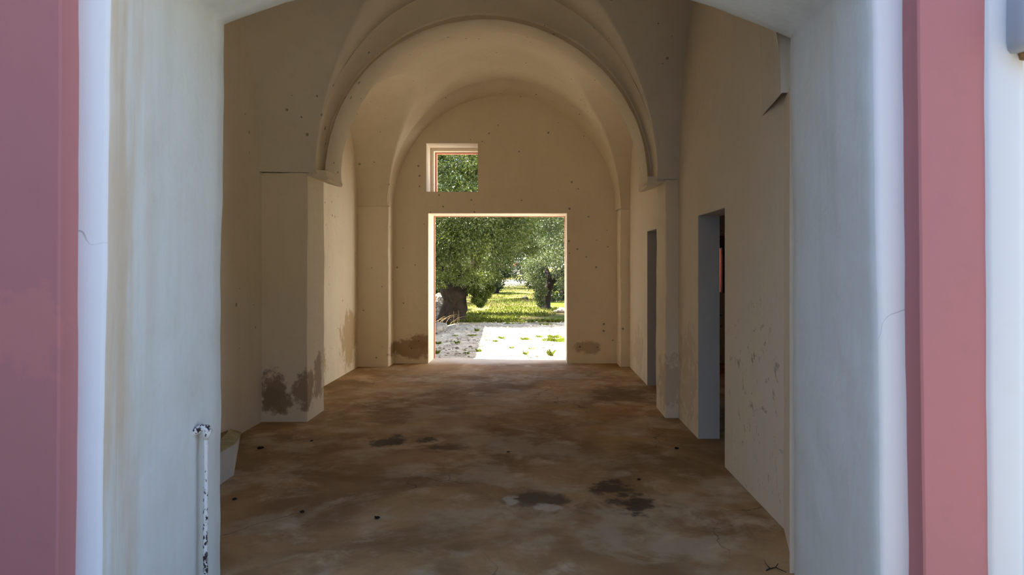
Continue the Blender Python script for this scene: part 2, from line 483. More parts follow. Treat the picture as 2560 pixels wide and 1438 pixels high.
ZL, ZR = 2.84, 2.77
Pm1 = arch_path(-2.9, 1.60, 2.6, 2.6, 2.05, 3.60, 3.60, amp=0.0)
Pm0 = arch_path(-1.66, 1.385, 2.88, 2.81, 0.34, 3.575, 3.60, amp=0.006, seed=1)
P0 = arch_path(-1.600, 1.325, ZL, ZR, 0.30, 3.5, 3.5, amp=0.0085, seed=1, lean=(0.008, -0.010), warc=0.014)
P0b = arch_path(-1.607, 1.319, ZL, ZR, 0.30, 3.42, 3.42, amp=0.007, seed=1, lean=(0.008, -0.010), warc=0.012)
P1 = arch_path(-1.630, 1.302, ZL, ZR, 0.30, 2.65, 2.65, amp=0.004, seed=2, lean=(0.014, -0.014))
P1a = lerp_path(P0b, P1, 0.93)
P2 = arch_path(-1.636, 1.310, ZL + .01, ZR + .01, 0.30, 2.615, 2.615, amp=0.004, seed=2, lean=(0.014, -0.014))
P2b = arch_path(-1.650, 1.330, ZL + .03, ZR + .03, 0.30, 2.600, 2.600, amp=0.003, seed=2, lean=(0.014, -0.014))
P3 = arch_path(-1.737, 1.413, ZL + .1, ZR + .1, 0.31, 2.600, 2.600, amp=0.004, seed=3, lean=(0.006, -0.010))
P4 = arch_path(-1.737, 1.415, ZL + .1, ZR + .1, 0.31, 2.505, 2.505, amp=0.002, seed=3, lean=(0.006, -0.010))
P5 = arch_path(-1.745, 1.423, ZL + .108, ZR + .108, 0.31, 2.5, 2.5, amp=0.002, seed=3, lean=(0.006, -0.010))
jm = [lerp_path(P0b, P1a, k / 6) for k in range(7)]
mids = [Pm1, Pm0, P0, *jm]
sweep('wall_front', mids, [M['cream'], M['jamb']], [0, 0] + [1] * (len(mids) - 3), label='thick limewashed jambs and soffit of the front arch')
o = sweep('trim_1', [P1a, P1, P2, P2b, P3], [M['jamb'], M['white']], [0, 0, 1, 1], label='white painted band framing the front arch')
# pink face outside the recess: project the arch outline onto a rectangle
XO0, XO1, ZT = -4.2, 1.668, 5.6
rect = []
for (x, y, z) in P5:
    if z < 2.85 and x < 0: rect.append((XO0, 2.5, z))
    elif z < 2.78 and x > 0: rect.append((XO1 + wob(4, z, .004) - 0.004 * (z - 1.6), 2.5, z))
    else:
        th = (x + 1.737) / 3.15
        if th < 0.15: rect.append((XO0, 2.5, 2.84 + th / 0.15 * (ZT - 2.84)))
        elif th > 0.85: rect.append((XO1, 2.5, 2.77 + (1 - th) / 0.15 * (ZT - 2.77)))
        else: rect.append((XO0 + (th - 0.15) / 0.7 * (XO1 - XO0), 2.5, ZT))
sweep('wall_facade', [P3, P4, P5, rect], [M['pink']], [0, 0, 0], smooth=False, label='pink painted facade around the front arch')
# white pilaster on the right of the facade, rounded at its far edge
prof = [(1.640, 2.52), (1.660, 2.492), (1.675, 2.488), (1.765, 2.488), (1.785, 2.494), (1.797, 2.51), (1.80, 2.54), (1.80, 2.64), (3.2, 2.66)]
V, Fc = [], []
nz = 60
for j in range(nz + 1):
    z = -0.12 + (5.6 + 0.12) * j / nz
    for k, (x, y) in enumerate(prof):
        V.append((x + (wob(4, z, .004) - 0.004 * (z - 1.6) if k < 3 else 0), y, z))
n = len(prof)
for j in range(nz):
    for k in range(n - 1):
        Fc.append((j * n + k, j * n + k + 1, (j + 1) * n + k + 1, (j + 1) * n + k))
struct('trim_2', V, Fc, M['pilaster'], smooth=True, label='white painted pilaster at the right end of the pink facade')

# ------------------------------------------------------------------ floor and shell
V, Fc = [], []
V = [(-3.3, 2.55, 0), (5.6, 2.55, 0), (5.6, 11.9, 0), (-3.3, 11.9, 0), (-3.3, 2.55, -0.12), (5.6, 2.55, -0.12), (5.6, 11.9, -0.12), (-3.3, 11.9, -0.12)]
Fc = [(0, 1, 2, 3), (4, 7, 6, 5), (0, 4, 5, 1), (2, 6, 7, 3), (1, 5, 6, 2), (0, 3, 7, 4)]
struct('floor', V, Fc, M['floor'], label='worn brown stained cement floor')

XLW, XRW = -2.8, 1.522
V, Fc = wall_holes([3.4, 7.0, 11.3], [0, 2.0, 5.6], [], XLW, -3.4, 'y')
struct('wall_left', V, Fc, M['left'], label='limewashed left wall of the vaulted hall')
D1, D2, DH = (5.447, 6.337), (8.35, 9.18), 2.07
V, Fc = wall_holes([3.9, D1[0], D1[1], D2[0], D2[1], 11.3], [0, DH, 5.6], [(D1[0], D1[1], 0, DH), (D2[0], D2[1], 0, DH)], XRW, XRW + 0.2, 'y')
# tilt the lintel line of the first doorway a little, as hand-built
struct('wall_right', V, Fc, M['right'], label='limewashed right wall with two doorways')
# doorway linings (greyer limewash)
for k, (a, b) in enumerate((D1, D2)):
    V, Fc = [], []
    box(XRW + 0.004, XRW + 0.2, b - 0.004, b + 0.02, 0, DH, V, Fc)
    box(XRW + 0.004, XRW + 0.2, a - 0.02, a + 0.004, 0, DH, V, Fc)
    box(XRW + 0.004, XRW + 0.2, a, b, DH - 0.004, DH + 0.02, V, Fc)
    struct('door_%d' % (k + 2), V, Fc, M['doorjamb'], label=('greyish lining of the nearer doorway in the right wall', 'greyish lining of the farther doorway in the right wall')[k])

DX0, DX1, DZ = -1.745, 0.5465, 2.476
WX0, WX1, WZ0, WZ1 = -1.778, -0.922, 2.825, 3.63
SX0, SX1, SZ0, SZ1 = 2.2, 3.085, 1.163, 1.905
YB, YO = 11.24, 11.9
us = sorted({-6.0, -3.4, WX0, DX0, WX1, DX1, 1.6, SX0, SX1, 5.8})
zs = sorted({-0.05, SZ0, SZ1, DZ, WZ0, WZ1, 5.6})
V, Fc = wall_holes(us, zs, [(DX0, DX1, -1, DZ), (WX0, WX1, WZ0, WZ1), (SX0, SX1, SZ0, SZ1)], YB, YO, 'x')
struct('wall_back', V, Fc, M['back'], label='limewashed end wall with a wide opening and a small window')

# lining of the far opening: reveal and terracotta outer edge
def ring(x0, x1, z0, z1, y0, y1, wl, wr, wt, wb, V=None, Fc=None):
    V = [] if V is None else V; Fc = [] if Fc is None else Fc
    if wl: box(x0 - 0.02, x0 + wl, y0, y1, z0, z1 - wt, V, Fc)
    if wr: box(x1 - wr, x1 + 0.02, y0, y1, z0, z1 - wt, V, Fc)
    if wt: box(x0 - 0.02, x1 + 0.02, y0, y1, z1 - wt, z1 + 0.02, V, Fc)
    if wb: box(x0 - 0.02, x1 + 0.02, y0, y1, z0 - 0.02, z0 + wb, V, Fc)
    return V, Fc
V, Fc = ring(DX0, DX1, 0.0, DZ, YB + 0.006, YO - 0.02, .004, .004, .004, 0)
d1 = struct('door_1', V, Fc, M['reveal'], label='pale reveal of the wide opening in the end wall')
V, Fc = ring(DX0, DX1, 0.0, DZ, YO - 0.04, YO + 0.03, .022, .012, .014, 0)
mesh_obj('outer_edge', V, Fc, M['pink_out'], parent=d1)['label'] = 'terracotta outer edge'
V, Fc = ring(WX0, WX1, WZ0, WZ1, YB + 0.006, YO - 0.2, .004, .004, .004, .004)
w1 = struct('window_1', V, Fc, M['reveal'], label='small square unglazed window above the wide opening')
V, Fc = ring(WX0, WX1, WZ0, WZ1, YO - 0.2, YO + 0.02, .062, .022, .055, 0.004)
mesh_obj('rebate', V, Fc, M['back'], parent=w1)
V, Fc = ring(WX0 + .06, WX1 - .02, WZ0, WZ1 - .053, YO - 0.06, YO + 0.06, .03, .012, .022, 0.0)
mesh_obj('outer_edge', V, Fc, M['pink_out'], parent=w1)['label'] = 'terracotta outer edge'
V, Fc = ring(SX0, SX1, SZ0, SZ1, YB + 0.01, YO + 0.02, .01, .01, .01, 0.01)
w2 = struct('window_2', V, Fc, M['pink_out'], label='sunlit terracotta window reveal in the dark side room')
V, Fc = [], []
box(SX1, SX1 + 0.16, YB - 0.035, YB + 0.004, SZ0, SZ1 + 0.2, V, Fc)
box(SX0 - 0.16, SX0, YB - 0.035, YB + 0.004, SZ0, SZ1 + 0.2, V, Fc)
box(SX0, SX1, YB - 0.035, YB + 0.004, SZ1, SZ1 + 0.2, V, Fc)
M['wood'] = simple('brown_wood', (0.26, 0.17, 0.10, 1), 0.7, 0.3, 12)
mesh_obj('wooden_frame', V, Fc, M['wood'], parent=w2)

# side room behind the doorways
M['dark_room'] = simple('darkened_plaster', (0.10, 0.075, 0.055, 1), 0.95, 0.3, 3)  # the unlit room's darkness is put into the plaster colour
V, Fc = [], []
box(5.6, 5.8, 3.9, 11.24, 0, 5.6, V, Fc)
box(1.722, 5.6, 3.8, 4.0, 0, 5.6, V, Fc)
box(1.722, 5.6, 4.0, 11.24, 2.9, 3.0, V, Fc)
struct('wall_side_room', V, Fc, M['dark_room'], label='darkened shell of the dark side room')
V, Fc = box(-4.2, 5.8, 2.5, 11.9, 5.6, 5.8)
struct('roof', V, Fc, M['cream'], label='flat roof over the vaults')
V, Fc = [], []
box(-4.2, -3.4, 2.51, 3.6, -0.12, 5.6, V, Fc)
box(1.80, 5.8, 3.0, 3.8, -0.12, 5.6, V, Fc)
struct('wall_outer', V, Fc, M['white'], label='outer returns of the facade')

# ------------------------------------------------------------------ piers, pilasters
ZS_L, ZS_R = 2.56, 2.515
def zs_at(x): return ZS_L + (ZS_R - ZS_L) * (x + 2.3) / 3.67
def pier(name, x0, x1, y0, y1, z1, mat, label, seed):
    """Upright block with softly wavering hand-plastered corners."""
    V, Fc = [], []
    nz = 36; r = 0.012
    for j in range(nz + 1):
        z = z1 * j / nz
        e = [wob(seed + k, z * 1.3, 0.006) for k in range(4)]
        c = [(x0, y0), (x1, y0), (x1, y1), (x0, y1)]
        sg = [(1, 1), (-1, 1), (-1, -1), (1, -1)]
        for k in range(4):
            (cx, cy), (sx, sy) = c[k], sg[k]
            cx += e[k] * sx; cy += e[(k + 1) % 4] * sy * 0.6
            a, b = (cx, cy + sy * r), (cx + sx * r, cy)
            if k in (1, 3): a, b = b, a
            V.append((a[0], a[1], z)); V.append((b[0], b[1], z))
    for j in range(nz):
        for k in range(8):
            Fc.append((j * 8 + k, j * 8 + (k + 1) % 8, (j + 1) * 8 + (k + 1) % 8, (j + 1) * 8 + k))
    Fc.append(tuple(range(8))[::-1]); Fc.append(tuple(nz * 8 + k for k in range(8)))
    return recalc(struct(name, V, Fc, mat, label=label))
pier('trim_3', -2.86, -2.335, 7.02, 7.60, ZS_L, M['pier'], 'left pier carrying the middle arch', 2)
pier('trim_4', 1.388, 1.56, 7.20, 7.76, ZS_R, M['pier'], 'right pier carrying the middle arch', 6)
pier('trim_5', -2.86, -2.312, 10.86, 11.3, ZS_L, M['back'], 'left pilaster against the end wall', 8)
pier('trim_6', 1.367, 1.56, 10.86, 11.3, ZS_R, M['back'], 'right pilaster against the end wall', 11)

V = [(1.333, 3.56, 0), (1.392, 3.68, 0), (1.525, 4.17, 0), (1.60, 4.17, 0), (1.60, 3.56, 0)]
V += [(x, y, 2.605) for x, y, _ in V]
recalc(struct('trim_15', V, [(4, 3, 2, 1, 0), (5, 6, 7, 8, 9)] + [(k, (k + 1) % 5, 5 + (k + 1) % 5, 5 + k) for k in range(5)], M['right'], label='splayed pier behind the right jamb'))
# corbels under the springings of the middle arch, and thin cornice lines
def wedge(name, sgn, x0, x1, y0, y1, zt, mat, label):
    # x0 pier face, x1 tip
    V = []
    prof = [(0.0, 0.02), (0.35, -0.015), (0.8, -0.045), (1.0, -0.05), (1.06, -0.03), (1.0, 0.0), (0.98, 0.06), (0.0, 0.06)]
    for y in (y0, y0 + (y1 - y0) * 0.5, y1):
        for (a, z) in prof:
            V.append((x0 + (x1 - x0) * a, y, zt + z))
    n = len(prof)
    Fc = [tuple(range(n)), tuple(range(2 * n, 3 * n))[::-1]]
    for s in range(2):
        for k in range(n):
            Fc.append((s * n + k, s * n + (k + 1) % n, (s + 1) * n + (k + 1) % n, (s + 1) * n + k))
    return recalc(struct(name, V, Fc, mat, label=label))
wedge('trim_7', 1, -2.36, -2.135, 7.03, 7.58, 2.53, M['pier'], 'corbel at the left springing of the middle arch')
wedge('trim_8', -1, 1.41, 1.195, 7.21, 7.74, 2.49, M['pier'], 'corbel at the right springing of the middle arch')
def cornice(name, x0, x1, y, z, label):
    V, Fc = lathe_tube([(x0 + (x1 - x0) * k / 12, y + 0.002, z + wob(3, k * 0.5, 0.003)) for k in range(13)], [0.011] * 13, 8)
    return struct(name, V, Fc, M['pier'], smooth=True, label=label)
cornice('trim_9', -2.82, -2.32, 7.02, 2.555, 'thin plaster string line at the top of the left pier')
cornice('trim_10', 1.37, 1.54, 7.20, 2.51, 'thin plaster string line at the top of the right pier')
cornice('trim_11', -2.80, -2.30, 10.86, 2.555, 'thin plaster string line at the top of the left pilaster')
cornice('trim_12', 1.355, 1.54, 10.86, 2.51, 'thin plaster string line at the top of the right pilaster')

# ------------------------------------------------------------------ arches (ellipse sweeps above the springing)
def ell(xl, xr, rise, yl, yr, amp=0.0, seed=0, n=96, dz=0.0):
    c, hw = (xl + xr) / 2, (xr - xl) / 2
    out = []
    for i in range(n + 1):
        th = PI - PI * i / n
        x = c + hw * math.cos(th)
        s = math.sin(th)
        r = 1 + wob(seed, th * 3, amp)
        u = (x - xl) / (xr - xl)
        out.append((c + hw * math.cos(th) * r, yl + (yr - yl) * u, zs_at(x) + dz + rise * s * r))
    return out
mid_rise = 1.66
c0 = ell(-2.24, 1.300, 1.99, 6.99, 7.16, 0.003, 1)
c0b = ell(-2.238, 1.294, 1.94, 7.04, 7.21, 0.003, 1)
c1a = ell(-2.240, 1.284, 1.82, 7.20, 7.37, 0.003, 2)
c1 = ell(-2.245, 1.282, 1.79, 7.265, 7.435, 0.003, 2)
c1b = ell(-2.235, 1.268, 1.765, 7.265, 7.435, 0.003, 2)
c2 = ell(-2.192, 1.222, 1.685, 7.17, 7.34, 0.003, 3)
c2b = ell(-2.172, 1.210, 1.672, 7.195, 7.365, 0.003, 3)
c3 = ell(-2.140, 1.190, 1.70, 7.57, 7.74, 0.003, 4)
c4 = ell(-2.32, 1.372, 1.80, 7.60, 7.77, 0.0, 5)
V = [p for path in (c0, c0b, c1a, c1, c1b, c2, c2b, c3, c4) for p in path]
n = len(c0)
Fc = [(k * n + i, k * n + i + 1, (k + 1) * n + i + 1, (k + 1) * n + i) for k in range(8) for i in range(n - 1)]
o = struct('trim_13', V, Fc, M['vault'], smooth=True, label='stepped plaster arch between the two vaulted bays')
m_ = o.modifiers.new('edges', 'EDGE_SPLIT'); m_.split_angle = math.radians(38)
e0 = ell(-2.33, 1.378, 2.03, 10.83, 10.83, 0.004, 3)
e1 = ell(-2.326, 1.372, 1.985, 10.875, 10.875, 0.004, 3)
e2 = ell(-2.318, 1.362, 1.935, 10.935, 10.935, 0.003, 3)
e3 = ell(-2.308, 1.350, 1.89, 11.03, 11.03, 0.003, 3)
e4 = ell(-2.30, 1.338, 1.87, 11.30, 11.30, 0.003, 3)
V = [p for path in (e0, e1, e2, e3, e4) for p in path]
Fc = [(k * n + i, k * n + i + 1, (k + 1) * n + i + 1, (k + 1) * n + i) for k in range(4) for i in range(n - 1)]
struct('trim_14', V, Fc, M['vault'], smooth=True, label='rounded plaster wall arch framing the end wall')

# ------------------------------------------------------------------ vaults: a barrel with lower side lunettes
def vault(name, xl, xr, cx, hw, y0f, y1f, ycf, riseA, riseB, label, mat, zoff=lambda x, v: 0.0):
    xs = [xl + (cx - hw - xl) * i / 8 for i in range(8)]
    xs += [cx - hw * math.cos(PI * i / 150) for i in range(151)]
    xs += [cx + hw + (xr - cx - hw) * (i + 1) / 20 for i in range(20)]
    ts = [math.sin(-PI / 2 + PI * j / 150) for j in range(151)]
    V, Fc = [], []
    for x in xs:
        y0, y1, yc = y0f(x), y1f(x), ycf(x)
        u = min(1.0, abs(x - cx) / hw)
        for v in ts:
            y = yc + v * ((y1 - yc) if v > 0 else (yc - y0))
            zA = riseA(y) * math.sqrt(max(0, 1 - u * u))
            zB = riseB * math.sqrt(max(0, 1 - v * v))
            k = 0.05
            h = max(k - abs(zA - zB), 0) / k
            V.append((x, y, zs_at(x) + zoff(x, v) + max(zA, zB) + h * h * k * 0.25 * (1 if 0 < abs(v) < 1 else 0) + 0.008 * mnoise.noise((x * 1.4, y * 1.4, 3.0))))
    n = len(ts)
    for i in range(len(xs) - 1):
        for j in range(n - 1):
            Fc.append((i * n + j, i * n + j + 1, (i + 1) * n + j + 1, (i + 1) * n + j))
    return struct(name, V, Fc, mat, smooth=True, label=label)
mx = lambda x: (x + 2.335) / 3.72 * 0.17
vault('ceiling', XLW - 0.03, XRW + 0.03, -0.475, 1.845, lambda x: 7.60 + mx(x), lambda x: 10.865, lambda x: 9.25,
      lambda y: 1.80 + 0.17 * min(1, max(0, (y - 7.65) / 1.55)) + 0.05 * min(1, max(0, (y - 9.2) / 1.6)), 1.60, 'lunette vault over the far bay', M['vault'])
def y0near(x):
    if x > 1.385: return 3.60 + 0.97 * min(1, (x - 1.385) / 0.137)
    return 3.60
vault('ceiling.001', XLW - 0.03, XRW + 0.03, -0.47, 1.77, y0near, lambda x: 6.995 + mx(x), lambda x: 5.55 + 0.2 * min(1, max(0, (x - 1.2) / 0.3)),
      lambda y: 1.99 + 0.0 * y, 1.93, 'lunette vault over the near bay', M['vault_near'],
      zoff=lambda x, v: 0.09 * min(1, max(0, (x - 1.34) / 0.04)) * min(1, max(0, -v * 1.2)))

# ------------------------------------------------------------------ low masonry bench at left
b = empty('masonry_bench', (-2.55, 4.6, 0))
def rel(P, o): return [(p[0] - o[0], p[1] - o[1], p[2] - o[2]) for p in P]
bl = (-2.55, 4.6, 0)
V = [(-2.30, 3.66, 0), (-2.30, 5.23, 0), (-2.785, 6.48, 0), (-2.785, 3.66, 0), (-2.30, 3.66, .24), (-2.30, 5.23, .24), (-2.785, 6.13, .10), (-2.785, 3.66, .22), (-2.42, 5.2, .232)]
Fc = [(0, 1, 5, 4), (1, 2, 6, 5), (0, 3, 2, 1), (2, 3, 7, 6), (0, 4, 7, 3), (4, 5, 6, 7)]
recalc(mesh_obj('bench_body', rel(V, bl), Fc, M['doorjamb'], parent=b))
V = []
Fc = []
top = [(-2.295, 3.66, .236), (-2.295, 5.24, .236), (-2.785, 6.50, .004), (-2.785, 6.28, .09), (-2.42, 5.22, .245), (-2.42, 3.66, .245)]
V = top + [(x, y, z + .014) for x, y, z in top]
Fc = [(6, 7, 8, 9, 10, 11)] + [(k, (k + 1) % 6, 6 + (k + 1) % 6, 6 + k) for k in range(6)] + [(5, 4, 3, 2, 1, 0)]
M['bench_rim'] = simple('mossy_plaster_rim', (0.40, 0.34, 0.17, 1), 0.95, 0.35, 12)
o = recalc(mesh_obj('rim', rel(V, bl), Fc, M['bench_rim'], parent=b)); o['label'] = 'yellowish worn rim'
top = [(-2.40, 3.7, .235), (-2.40, 5.21, .235), (-2.79, 6.22, .095), (-2.79, 3.7, .215)]
V = top + [(x, y, z + .012) for x, y, z in top]
o = recalc(mesh_obj('dirt_layer', rel(V, bl), [(4, 5, 6, 7), (0, 3, 2, 1)] + [(k, (k + 1) % 4, 4 + (k + 1) % 4, 4 + k) for k in range(4)], M['floor'], parent=b)); o['label'] = 'brown dirt on top'
tag(b, 'low whitewashed masonry bench on the floor along the left wall', 'bench')

# ------------------------------------------------------------------ iron bar on the left jamb
rod_d = 3.262
rx, _, rz = at(514, 1078, rod_d)
r0 = (rx, rod_d, 0.0)
rod = empty('iron_bar', r0)
path = [(wob(2, z * 3, .0015), 0, z) for z in np.linspace(0.0, rz - 0.01, 60)]
V, Fc = lathe_tube(path, [0.0105 + 0.0008 * math.sin(i * 1.3) for i in range(60)], 12)
mesh_obj('bar', V, Fc, M['flaked'], smooth=True, parent=rod)
jx = -1.622 - rx
V, Fc = lathe_tube([(0.000, 0, rz - 0.04), (0.004, 0, rz - 0.018), (0.006, 0, rz + 0.0), (0.000, 0, rz + 0.014), (-0.012, -0.003, rz + 0.018), (-0.026, -0.006, rz + 0.012), (-0.038, -0.008, rz + 0.004), (jx, -0.008, rz - 0.004), (jx - 0.03, -0.006, rz - 0.010)],
                   [0.011, 0.019, 0.024, 0.021, 0.017, 0.017, 0.018, 0.017, 0.015], 14)
mesh_obj('hook', V, Fc, M['flaked'], smooth=True, parent=rod)
tag(rod, 'upright iron bar with flaking white paint hooked into the left jamb', 'bar')

# ------------------------------------------------------------------ corbel at the top right of the facade
def corbel_block():
    V, Fc = [], []
    rows = ((0.0, .86), (0.012, .95), (0.04, 1.0), (0.12, 1.0), (0.19, .99), (0.215, .95), (0.228, .8))
    base = []
    for k in range(20):
        a = PI + PI * k / 19
        c_, s_ = math.cos(a), math.sin(a)
        q = 4.5
        r = (abs(c_) ** q + abs(s_) ** q) ** (-1 / q)
        base.append((c_ * r * 0.115, s_ * r * 0.10))
    for z, k in rows:
        for x, y in base: V.append((x * k, y * k, z))
    n = len(base)
    for j in range(len(rows) - 1):
        for k in range(n - 1):
            Fc.append((j * n + k, j * n + k + 1, (j + 1) * n + k + 1, (j + 1) * n + k))
    Fc.append(tuple(range(n))); Fc.append(tuple((len(rows) - 1) * n + k for k in range(n))[::-1])
    return V, Fc
cb = empty('stone_corbel', (1.835, 2.494, 2.375))
V, Fc = corbel_block()
recalc(mesh_obj('block', V, Fc, M['corbel'], smooth=True, parent=cb))
V, Fc = [], []
random.seed(4)
for k in range(12):
    a = PI + PI * k / 11
    r = 0.075 + 0.012 * random.random()
    V.append((r * math.cos(a), r * math.sin(a), 0.012)); V.append((r * 0.85 * math.cos(a), r * 0.8 * math.sin(a), -0.02 - 0.02 * random.random()))
for k in range(11): Fc.append((2 * k, 2 * k + 2, 2 * k + 3, 2 * k + 1))
Fc.append(tuple(2 * k + 1 for k in range(12)))
Fc.append(tuple(2 * k for k in range(12))[::-1])
o = recalc(mesh_obj('broken_underside', V, Fc, M['rust'], parent=cb)); o['label'] = 'rusty broken underside'
tag(cb, 'grey stone corbel with rusty underside on the white pilaster at upper right', 'corbel')

# ------------------------------------------------------------------ small dead leaves and a twig on the floor
def crumpled(name, px, py, w, seed, label, dp=0.8):
    rnd = random.Random(seed)
    x, y, _ = at_floor(px, py)
    V, Fc = [], []
    nu, nv = 7, 5
    ang = rnd.random() * PI
    for i in range(nu):
        for j in range(nv):
            u, v = i / (nu - 1) * 2 - 1, j / (nv - 1) * 2 - 1
            wv = math.sqrt(max(0.02, 1 - u * u)) * dp
            lx, ly = u * w / 2, v * wv * w / 2
            z = 0.004 + w * (0.28 * v * v * wv + 0.12 * abs(u) + 0.12 * rnd.random())
            V.append((lx * math.cos(ang) - ly * math.sin(ang), lx * math.sin(ang) + ly * math.cos(ang), z))
    for i in range(nu - 1):
        for j in range(nv - 1):
            a = i * nv + j
            Fc.append((a, a + 1, a + nv + 1, a + nv))
    zmin = min(v[2] for v in V)
    V = [(v[0], v[1], v[2] - zmin) for v in V]
    o = mesh_obj(name, V, Fc, M['debris'], smooth=True, loc=(x, y, 0.001))
    s = o.modifiers.new('thickness', 'SOLIDIFY'); s.thickness = 0.003; s.offset = 1
    tag(o, label, 'leaf', 'dead leaves on the floor')
crumpled('dead_leaf', 652, 1122, 0.055, 1, 'largest dark dead leaf on the floor, before the left pier')
crumpled('dead_leaf', 779, 1103, 0.025, 2, 'tiny dark dead leaf on the floor under the left pier corner')
crumpled('dead_leaf', 1271, 1131, 0.026, 3, 'tiny dark dead leaf in the middle of the floor')
crumpled('dead_leaf', 1598, 1200, 0.030, 4, 'dark dead leaf on the floor near the right doorway')
crumpled('dead_leaf', 943, 1297, 0.040, 5, 'flat dark dead leaf on the floor left of the round damp stain')
crumpled('dead_leaf', 755, 1281, 0.034, 6, 'dark dead leaf on the floor second from the left jamb')
crumpled('dead_leaf', 587, 1249, 0.034, 7, 'dark dead leaf on the floor just below the low bench')
crumpled('dead_leaf', 1692, 1122, 0.040, 8, 'flat dark dead leaf on the floor in front of the right pier')
tw = at_floor(1935, 1426)
V, Fc = [], []
def add(Vn, Fn):
    b0 = len(V)
    V.extend(Vn); Fc.extend([tuple(i + b0 for i in f) for f in Fn])
add(*lathe_tube([(-.045, -.01, .006), (-.02, 0, .012), (.01, .004, .016), (.03, .02, .03)], [.003, .0035, .003, .0015], 6))
add(*lathe_tube([(-.02, 0, .012), (-.03, .03, .02), (-.032, .06, .03)], [.003, .002, .001], 6))
add(*lathe_tube([(.01, .004, .016), (.035, -.02, .012), (.055, -.03, .006)], [.003, .002, .0015], 6))
zmin = min(v[2] for v in V)
V = [(v[0], v[1], v[2] - zmin) for v in V]
tag(mesh_obj('twig', V, Fc, M['debris'], loc=(tw[0], tw[1], 0.0)), 'small forked dry twig on the floor by the right jamb', 'twig')

# ------------------------------------------------------------------ outside: terrain
def gz(x, y):
    z = -0.03
    if y > 20: z += 0.0085 * (y - 20)
    z += 0.05 * mnoise.noise((x * 0.35, y * 0.35, 1.0)) * min(1, max(0, (y - 12.2) / 2))
    z += 0.018 * mnoise.noise((x * 1.7, y * 1.7, 5.0)) * min(1, max(0, (y - 12.0) / 1))
    if x < -2.2 and y > 15: z += -0.22 * min(1, (-2.2 - x) / 0.8) * min(1, (y - 15) / 2) * (1 if y < 24 else max(0, 1 - (y - 24) / 6))
    return z
xs = sorted(set([round(v, 3) for v in list(np.linspace(-60, -8, 14)) + list(np.linspace(-8, 8, 90)) + list(np.linspace(8, 60, 14))]))
ys = sorted(set([round(v, 3) for v in list(np.linspace(11.86, 26, 90)) + list(np.linspace(26, 60, 60)) + list(np.linspace(60, 160, 26))]))
V = [(x, y, gz(x, y) if y > 12 else -0.02) for x in xs for y in ys]
ny = len(ys)
Fc = [(i * ny + j, (i + 1) * ny + j, (i + 1) * ny + j + 1, i * ny + j + 1) for i in range(len(xs) - 1) for j in range(ny - 1)]
struct('ground', V, Fc, M['ground'], smooth=True, label='white limestone yard running into a grassy slope')
V = [(-30, -40, -0.12), (30, -40, -0.12), (30, 2.6, -0.12), (-30, 2.6, -0.12)]
M['court'] = simple('forecourt_gravel', (0.205, 0.19, 0.16, 1), 0.95, 0.3, 4)
struct('ground_forecourt', V, [(0, 1, 2, 3)], M['court'], label='gravel forecourt before the facade')

V, Fc = box(-5.6, 16, -11.5, -11.0, -0.12, 8.2)  # unseen wall added to keep low sky light out of the hall
struct('wall_sky_blocker', V, Fc, M['court'], label='added tall wall behind the viewer, blocking the low sky')
# unseen block added left of the forecourt to shade it and the facade
V, Fc = box(-5.6, -3.7, -14.0, 2.5, -0.12, 7.4)
struct('wall_shade_blocker', V, Fc, M['white'], label='added unseen block shading the forecourt from the left')
# wing of the house beyond the far wall, out of sight to the left; it throws the shadow on the yard
V = [(-4.0, 11.9, -0.05), (-4.35, 19.6, -0.05), (-9, 19.6, -0.05), (-9, 11.9, -0.05)]
V = V + [(x, y, 4.85) for x, y, z in V]
struct('wall_wing', V, [(0, 1, 5, 4), (1, 2, 6, 5), (2, 3, 7, 6), (3, 0, 4, 7), (4, 5, 6, 7)], M['white'], label='wing of the house left of the yard')

# unseen block added right of the yard: its white side takes the sun and lights the far bay through the opening
V = [(2.9, 11.9, -0.05), (9, 11.9, -0.05), (9, 19.6, -0.05), (2.9, 19.6, -0.05)]
V = V + [(x, y, 4.85) for x, y, z in V]
struct('wall_sun_reflector', V, [(0, 1, 5, 4), (1, 2, 6, 5), (2, 3, 7, 6), (3, 0, 4, 7), (4, 5, 6, 7)], M['white'], label='added white block right of the yard, bouncing sun indoors')

